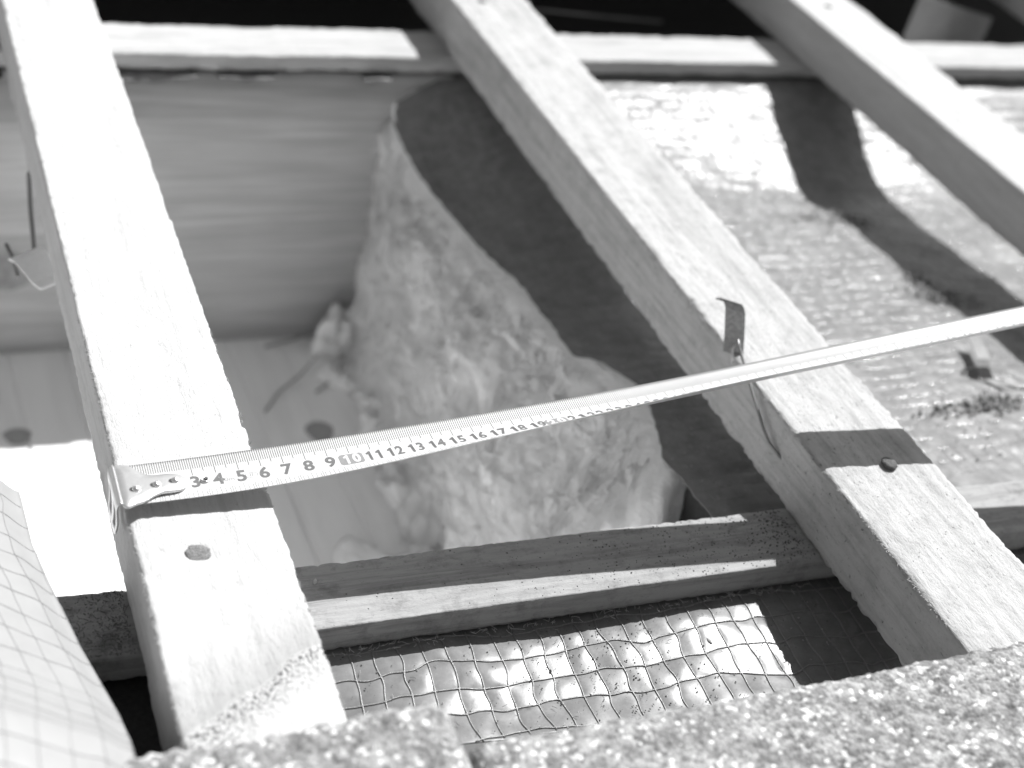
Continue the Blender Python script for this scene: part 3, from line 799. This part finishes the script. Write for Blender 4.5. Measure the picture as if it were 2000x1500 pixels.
text_on(small, '10m', .0440, VC + .03, .0036, e, 0.)
text_on(small, 'II', .0547, VC + .0, .0036, e, 0.)
ring = []
for r_ in (1., .9):
    for q in range(28):
        a = 2 * math.pi * q / 28; ring.append(tape_pt(.0547 + .0029 * r_ * math.cos(a), VC + .0019 * r_ * math.sin(a) / W_T, e))
small.add((ring, [(q, (q + 1) % 28, 28 + (q + 1) % 28, 28 + q) for q in range(28)]))
num.obj('numerals', M_ink, tm, smooth=False);
small.obj('small_print', M_inkpale, tm, smooth=False)

# end hook: flat tongue on the blade, flange folded down over the batten edge
HK = [(-.0022, -.0075), (.0015, -.0072), (.0045, -.0088), (.0075, -.0125), (.0105, -.0150), (.0145, -.0158), (.0205, -.0158), (.0240, -.0170), (.0262, -.0200), (.0262, -.0232), (.0235, -.0262), (.0195, -.0270), (.0150, -.0272), (.0110, -.0288), (.0075, -.0312), (.0040, -.0325), (-.0022, -.0325)]
def dens(poly, n=4):
    o = []
    for i in range(len(poly)):
        p0, p1, p2, p3 = (np.array(poly[(i + k) % len(poly)]) for k in (-1, 0, 1, 2))
        for t in np.arange(n) / n:
            if i >= len(poly) - 1: o.append(tuple(p1 + (p2 - p1) * t)); continue
            if i == 0: p0 = p1
            o.append(tuple(.5 * ((2 * p1) + (-p0 + p2) * t + (2 * p0 - 5 * p1 + 4 * p2 - p3) * t * t + (-p0 + 3 * p1 - 3 * p2 + p3) * t ** 3)))
    return o
HP = dens(HK, 4); zh = .0078
V = []; ctr = (.006, -.0205)
for lev, (sc, dz) in enumerate(((1, -.0009), (1, 0.0), (.965, .00022), (.55, .00028), (.0, .0003))):
    for (x, y) in HP: V.append((ctr[0] + (x - ctr[0]) * sc, ctr[1] + (y - ctr[1]) * sc, zh + dz))
F = grid_faces(5, len(HP), True)
hook = mesh_obj('end_hook', V, F, M_polish, tm)
# flange with two slots, bent round the batten edge
fl = MB(); ys_ = np.linspace(-.0325, -.0075, 28); prof = []
for t in np.linspace(0, math.pi / 2, 7): prof.append((-.0022 - .0016 * math.sin(t), zh + .0002 - .0016 * (1 - math.cos(t))))
for z in np.linspace(zh - .003, -.0130, 18): prof.append((-.0038 - .0003 * math.sin((z) * 300), z))
V = []
for y in ys_:
    for i, (x, z) in enumerate(prof):
        k = i / (len(prof) - 1); yc = -.021
        yy = yc + (y - yc) * (1 - .30 * k ** 2)
        V.append((x, yy, z if k < .3 else z + .004 * (abs((y - yc) / .0135) ** 3) * (k - .3)))
nc = len(prof); F = []
for i in range(len(ys_) - 1):
    for j in range(nc - 1):
        yq = (ys_[i] + ys_[i + 1]) / 2; zq = (prof[j][1] + prof[j + 1][1]) / 2
        if any(abs(yq - c) < .0036 and -.0095 < zq < .003 for c in (-.0142, -.0262)): continue
        F.append((i * nc + j, i * nc + j + 1, (i + 1) * nc + j + 1, (i + 1) * nc + j))
flo = mesh_obj('hook_flange', V, F, M_polish, hook); sd = flo.modifiers.new('thickness', 'SOLIDIFY'); sd.thickness = .0009; sd.offset = 0
def rivet(x, y, z, r, name, parent, hole=0., mat=M_polish):
    prof = [(hole, .0001), (hole + .0002, .0006), (r * .55, .0011), (r * .85, .0009), (r, .0002), (r, -.0006)] if hole else [(.02 * r, .0012), (r * .4, .0011), (r * .75, .0008), (r * .97, .0003), (r, -.0006)]
    V = []; n = 22
    for pr, pz in prof:
        for k in range(n):
            a = 2 * math.pi * k / n; V.append((x + pr * math.cos(a), y + pr * math.sin(a), z + pz * (1 + .12 * math.sin(3 * a))))
    return mesh_obj(name, V, [tuple(reversed(f)) for f in grid_faces(len(prof), n, True)], mat, parent)
M_gap = plain('dark_slot', .04, .6, bmp=0)
for (x, y) in ((.0048, -.0238), (.0135, -.0222), (.0215, -.0207)):
    # oval slot seen beside each rivet
    vv = [(x - .0008 + .0021 * math.cos(t), y - .0001 + .0015 * math.sin(t), zh + .00040) for t in np.linspace(0, 2 * math.pi, 20, endpoint=False)]
    mesh_obj('slot', vv, [tuple(range(20))], M_gap, hook, smooth=False)
    rivet(x, y, zh + .0003, .0019, 'rivet', hook)
p = tape_pt(.0345, .585, 0)
rivet(p.x, p.y, p.z, .0021, 'eyelet', tm, hole=.0009, mat=M_steel)
V, F = tube([p + Vector((.00075 * math.cos(t), .00075 * math.sin(t), .0002)) for t in np.linspace(0, 2 * math.pi, 16)], .0002, 6); mesh_obj('eyelet_hole', V, F, M_gap, tm)
# tape case far outside on the right
cv = []; cs = .85 * .985
for (sc, dy) in ((.80, -.024), (.96, -.021), (1, -.016), (1, .016), (.96, .021), (.80, .024)):
    for q in range(40):
        a = 2 * math.pi * q / 40; rx = abs(math.cos(a)) ** .6 * math.copysign(1, math.cos(a)); rz = abs(math.sin(a)) ** .6 * math.copysign(1, math.sin(a))
        cv.append((cs + .036 + .036 * sc * rx, -.018 + dy, .150 + .036 * sc * rz))
mesh_obj('case', cv, grid_faces(6, 40, True) + [tuple(range(39, -1, -1)), tuple(200 + k for k in range(40))], plain('dark_plastic', .05, .5), tm)

# ---------------------------------------------------------------- tile clips
cl = empty('tile_clip', (.333, .05, 0)); tag(cl, 'bent metal tile clip with a wire, standing on the edge of the middle batten', 'tile clip', 'metal tile clips with wires')
bp = [(.3355, .0505, -.001), (.3345, .0525, .008), (.3335, .0545, .016), (.3325, .0565, .0235), (.3318, .0580, .0258), (.3308, .0595, .0272), (.3294, .0606, .0272), (.3283, .0614, .0260)]
strip(bp, (.0100, -.0052, -.0012), .0009, 'bracket', M_clip, cl)
V, F = tube([(.3328, .0475, .0105), (.3322, .0455, .0115), (.3318, .0430, .0095), (.3316, .037, .0065), (.3314, .031, .0035), (.3308, .020, -.002), (.3306, .010, -.0075), (.3310, .000, -.0135), (.3312, -.007, -.0165), (.3330, -.013, -.0185), (.3350, -.017, -.020)], .00085, 8)
mesh_obj('wire', V, F, M_wire, cl)
V, F = tube([(.3330, .0490, .0065), (.3312, .0470, .0045), (.3306, .0440, .0015), (.3310, .0420, -.0010)], .0008, 8); mesh_obj('wire_end', V, F, M_steel, cl)

c2 = empty('tile_clip', (-.003, .26, -.06)); tag(c2, 'small bright clip dangling on a wire left of the hooked batten', 'tile clip', 'metal tile clips with wires')
V, F = tube([(.0070, .358, -.058), (.0045, .366, -.056), (.0030, .362, -.058), (-.0005, .32, -.059), (-.0035, .272, -.060), (-.0040, .258, -.060)], .0014, 8); mesh_obj('wire', V, F, M_wire, c2)
strip([(-.0100, .268, -.058), (-.0070, .264, -.0575), (-.0030, .256, -.0595), (.0010, .246, -.0610), (.0035, .238, -.0590), (.0045, .234, -.0570)], (.0175, .0085, .002), .0010, 'bracket', M_zinc, c2)
V, F = tube([(-.018, .285, -.062), (-.0155, .270, -.063), (-.0150, .252, -.063)], .0012, 8); mesh_obj('wire_end', V, F, M_wire, c2)

zc = sag(.565, .10) + .004
c3 = empty('tile_clip', (.565, .09, zc)); tag(c3, 'bent metal clip lying on the sunlit underlay right of the middle batten', 'tile clip', 'metal tile clips with wires')
strip([(.5810, .128, zc + .004), (.5740, .112, zc + .006), (.5670, .098, zc + .007), (.5640, .094, zc + .004), (.5660, .088, zc - .001), (.5720, .078, zc - .001)], (.0070, -.004, .002), .0010, 'bracket', M_clip, c3)
strip([(.5700, .095, zc + .003), (.5800, .088, zc + .004), (.5920, .078, zc + .0025), (.5960, .070, zc)], (.0012, .0035, .002), .0010, 'arm', M_clip, c3)
V, F = tube([(.5540, .099, zc - .002), (.5620, .097, zc + .002), (.5660, .096, zc + .004)], .0012, 8); mesh_obj('wire', V, F, M_wire, c3)

# ---------------------------------------------------------------- crumbs and fibres (uncountable debris)
def crumb(mb, c, r):
    n = 5; V = [c + Vector((0, 0, r * random.uniform(.5, 1)))]
    for k in range(n):
        a = 2 * math.pi * k / n + random.random(); V.append(c + Vector((r * random.uniform(.5, 1.3) * math.cos(a), r * random.uniform(.5, 1.3) * math.sin(a), -r * .2)))
    mb.add((V, [(0, 1 + k, 1 + (k + 1) % n) for k in range(n)]))
def fibre(mb, c, L, r=.00012):
    a = random.uniform(0, 6.28); d = Vector((math.cos(a), math.sin(a), random.uniform(.0, .5))); sd_ = Vector((-d.y, d.x, 0)) * random.uniform(-.4, .4)
    mb.add(tube([c, c + d * L * .5 + sd_ * L * .5, c + d * L], r, 4))
dark = MB(); pale = MB()
def zfilm(x, y): return fn_front(x, y)[2] + .0006
add_threads(ul, M_strand_g, .0088, .28, .90, .0, .49, lambda x, y: (x, y, ul_z(x, y) if x > torn(y) + .004 else -9), .00022, .25, seg=5)
for _ in range(900):   # near counter batten, thickest towards the middle batten
    x = .334 - abs(random.gauss(0, .085)) ; y = random.uniform(-.070, -.033)
    if x > .062: crumb(dark, Vector((x, y, -.0405)), random.choice([.0002, .0003, .0004, .0006]))
for _ in range(700):
    x = random.uniform(-.04, -.001) if random.random() < .5 else -.001 - abs(random.gauss(0, .012)); y = random.uniform(-.070, -.033)
    (crumb(dark, Vector((x, y, -.0405)), random.uniform(.0002, .0005)))
    if random.random() < .25: fibre(pale if random.random() < .3 else dark, Vector((x, y, -.0400)), random.uniform(.001, .004))
for _ in range(150):
    x = .330 - abs(random.gauss(0, .012)); y = random.gauss(-.045, .012)
    if -.071 < y < -.032 and x > .28: crumb(dark, Vector((x, y, -.0402)), random.uniform(.0003, .0007))
for _ in range(800):  # foil
    x = random.uniform(.065, .33) if random.random() < .5 else random.gauss(.215, .03); y = random.uniform(-.13, -.074)
    crumb(dark if random.random() < .75 else pale, Vector((x, y, zfilm(x, y))), random.choice([.00015, .0002, .0003, .0005]))
for _ in range(90):
    x = random.uniform(.07, .33); y = random.uniform(-.13, -.074); fibre(random.choice([dark, pale]), Vector((x, y, zfilm(x, y) + .0004)), random.uniform(.001, .003))
for _ in range(160):
    x = random.uniform(.07, .33); fibre(pale, Vector((x, -.0715 - random.random() * .003, -.055)), random.uniform(.0015, .004))
def clump(cx_, cy_, rx, ry, n, big):
    for _ in range(n):
        x = random.gauss(cx_, rx); y = random.gauss(cy_, ry); h = abs(random.gauss(0, 1)) * big * .6
        crumb(dark if random.random() < .45 else pale, Vector((x, y, sag(x, y) + .001 + .5 * h * max(0, 1 - abs(x - cx_) / (2 * rx)))), random.uniform(.3, 1) * big)
        if random.random() < .04: fibre(random.choice([dark, pale]), Vector((x, y, sag(x, y) + .002)), big * 3, .0003)
clump(.572, .322, .012, .006, 130, .0016); clump(.612, .318, .012, .006, 160, .0018)
clump(.608, .222, .006, .010, 140, .0017); clump(.612, .200, .012, .006, 200, .0020); clump(.63, .19, .012, .005, 90, .0015)
clump(.535, .060, .018, .004, 220, .0018); clump(.560, .066, .010, .004, 120, .0016)
for _ in range(700):
    x = random.uniform(.295, .40); y = random.uniform(.0, .48)
    if x > torn(y) + .003: crumb(pale if random.random() < .7 else dark, Vector((x, y, sag(x, y) + .0012)), random.uniform(.0002, .0006))
for _ in range(1800):
    x = random.uniform(.42, .75); y = random.uniform(.0, .48); crumb(dark if random.random() < .5 else pale, Vector((x, y, sag(x, y) + .0012)), random.choice([.0003, .0004, .0006, .0010]))
for _ in range(120):
    x = random.uniform(.34, .398); y = random.uniform(-.14, .1); crumb(dark, Vector((x, y, .0002)), random.uniform(.00015, .00035))
for _ in range(25):
    x = random.uniform(.005, .056); y = random.uniform(-.02, .1); crumb(dark, Vector((x, y, .0002)), random.uniform(.00015, .0003))
tag(dark.obj('dark_crumbs', M_dirt, smooth=False), 'dark soil crumbs scattered over the cross batten, foil and underlay', 'crumbs', kind='stuff')
tag(pale.obj('pale_shavings', M_lint, smooth=False), 'pale wood shavings and fibres scattered over the foil and underlay', 'shavings', kind='stuff')
# splinter fringe along batten edges
fz = MB()
def fringe(xe, y0, y1, n, dirx, z=-.0012, L=.0014):
    for _ in range(n):
        y = random.uniform(y0, y1); c = Vector((xe - dirx * .0006, y, z + random.uniform(-.0006, .0008)))
        d = Vector((dirx * random.uniform(.3, 1), random.uniform(-1, .3), random.uniform(-.2, .5))).normalized() * random.uniform(.4, 1.3) * L
        fz.add(tube([c, c + d * .6, c + d], [.00022, .00016, .00004], 4))
fringe(.0, -.16, .12, 330, -1); fringe(.061, -.15, .1, 260, 1); fringe(.334, -.16, .12, 420, -1, L=.0017); fringe(.334, .1, .35, 160, -1, L=.0014)
tag(fz.obj('splinters', M_woodB, smooth=False), 'tiny pale splinters fringing the sawn edges of the battens', 'splinters', kind='stuff')
# husks (seed shells) that read as single bits
def husk(c, L, ang, lab):
    V = []; n = 10
    for i in range(n + 1):
        t = i / n; r = math.sin(math.pi * t) * L * .22 + .00005
        for k in range(8):
            a = 2 * math.pi * k / 8; q = Vector(((t - .5) * L, r * math.cos(a), r * .6 * math.sin(a)))
            V.append((c[0] + q.x * math.cos(ang) - q.y * math.sin(ang), c[1] + q.x * math.sin(ang) + q.y * math.cos(ang), c[2] + q.z + .0004))
    tag(mesh_obj('seed_husk', V, grid_faces(n + 1, 8, True), M_lint), lab, 'seed husk', 'small seed husks')
husk((.0815, -.043, -.0402), .0042, 1.2, 'small seed husk on the near cross batten beside the bright left batten')
husk((.262, -.0960, -.0585), .0050, 1.75, 'small seed husk standing on the gridded foil')
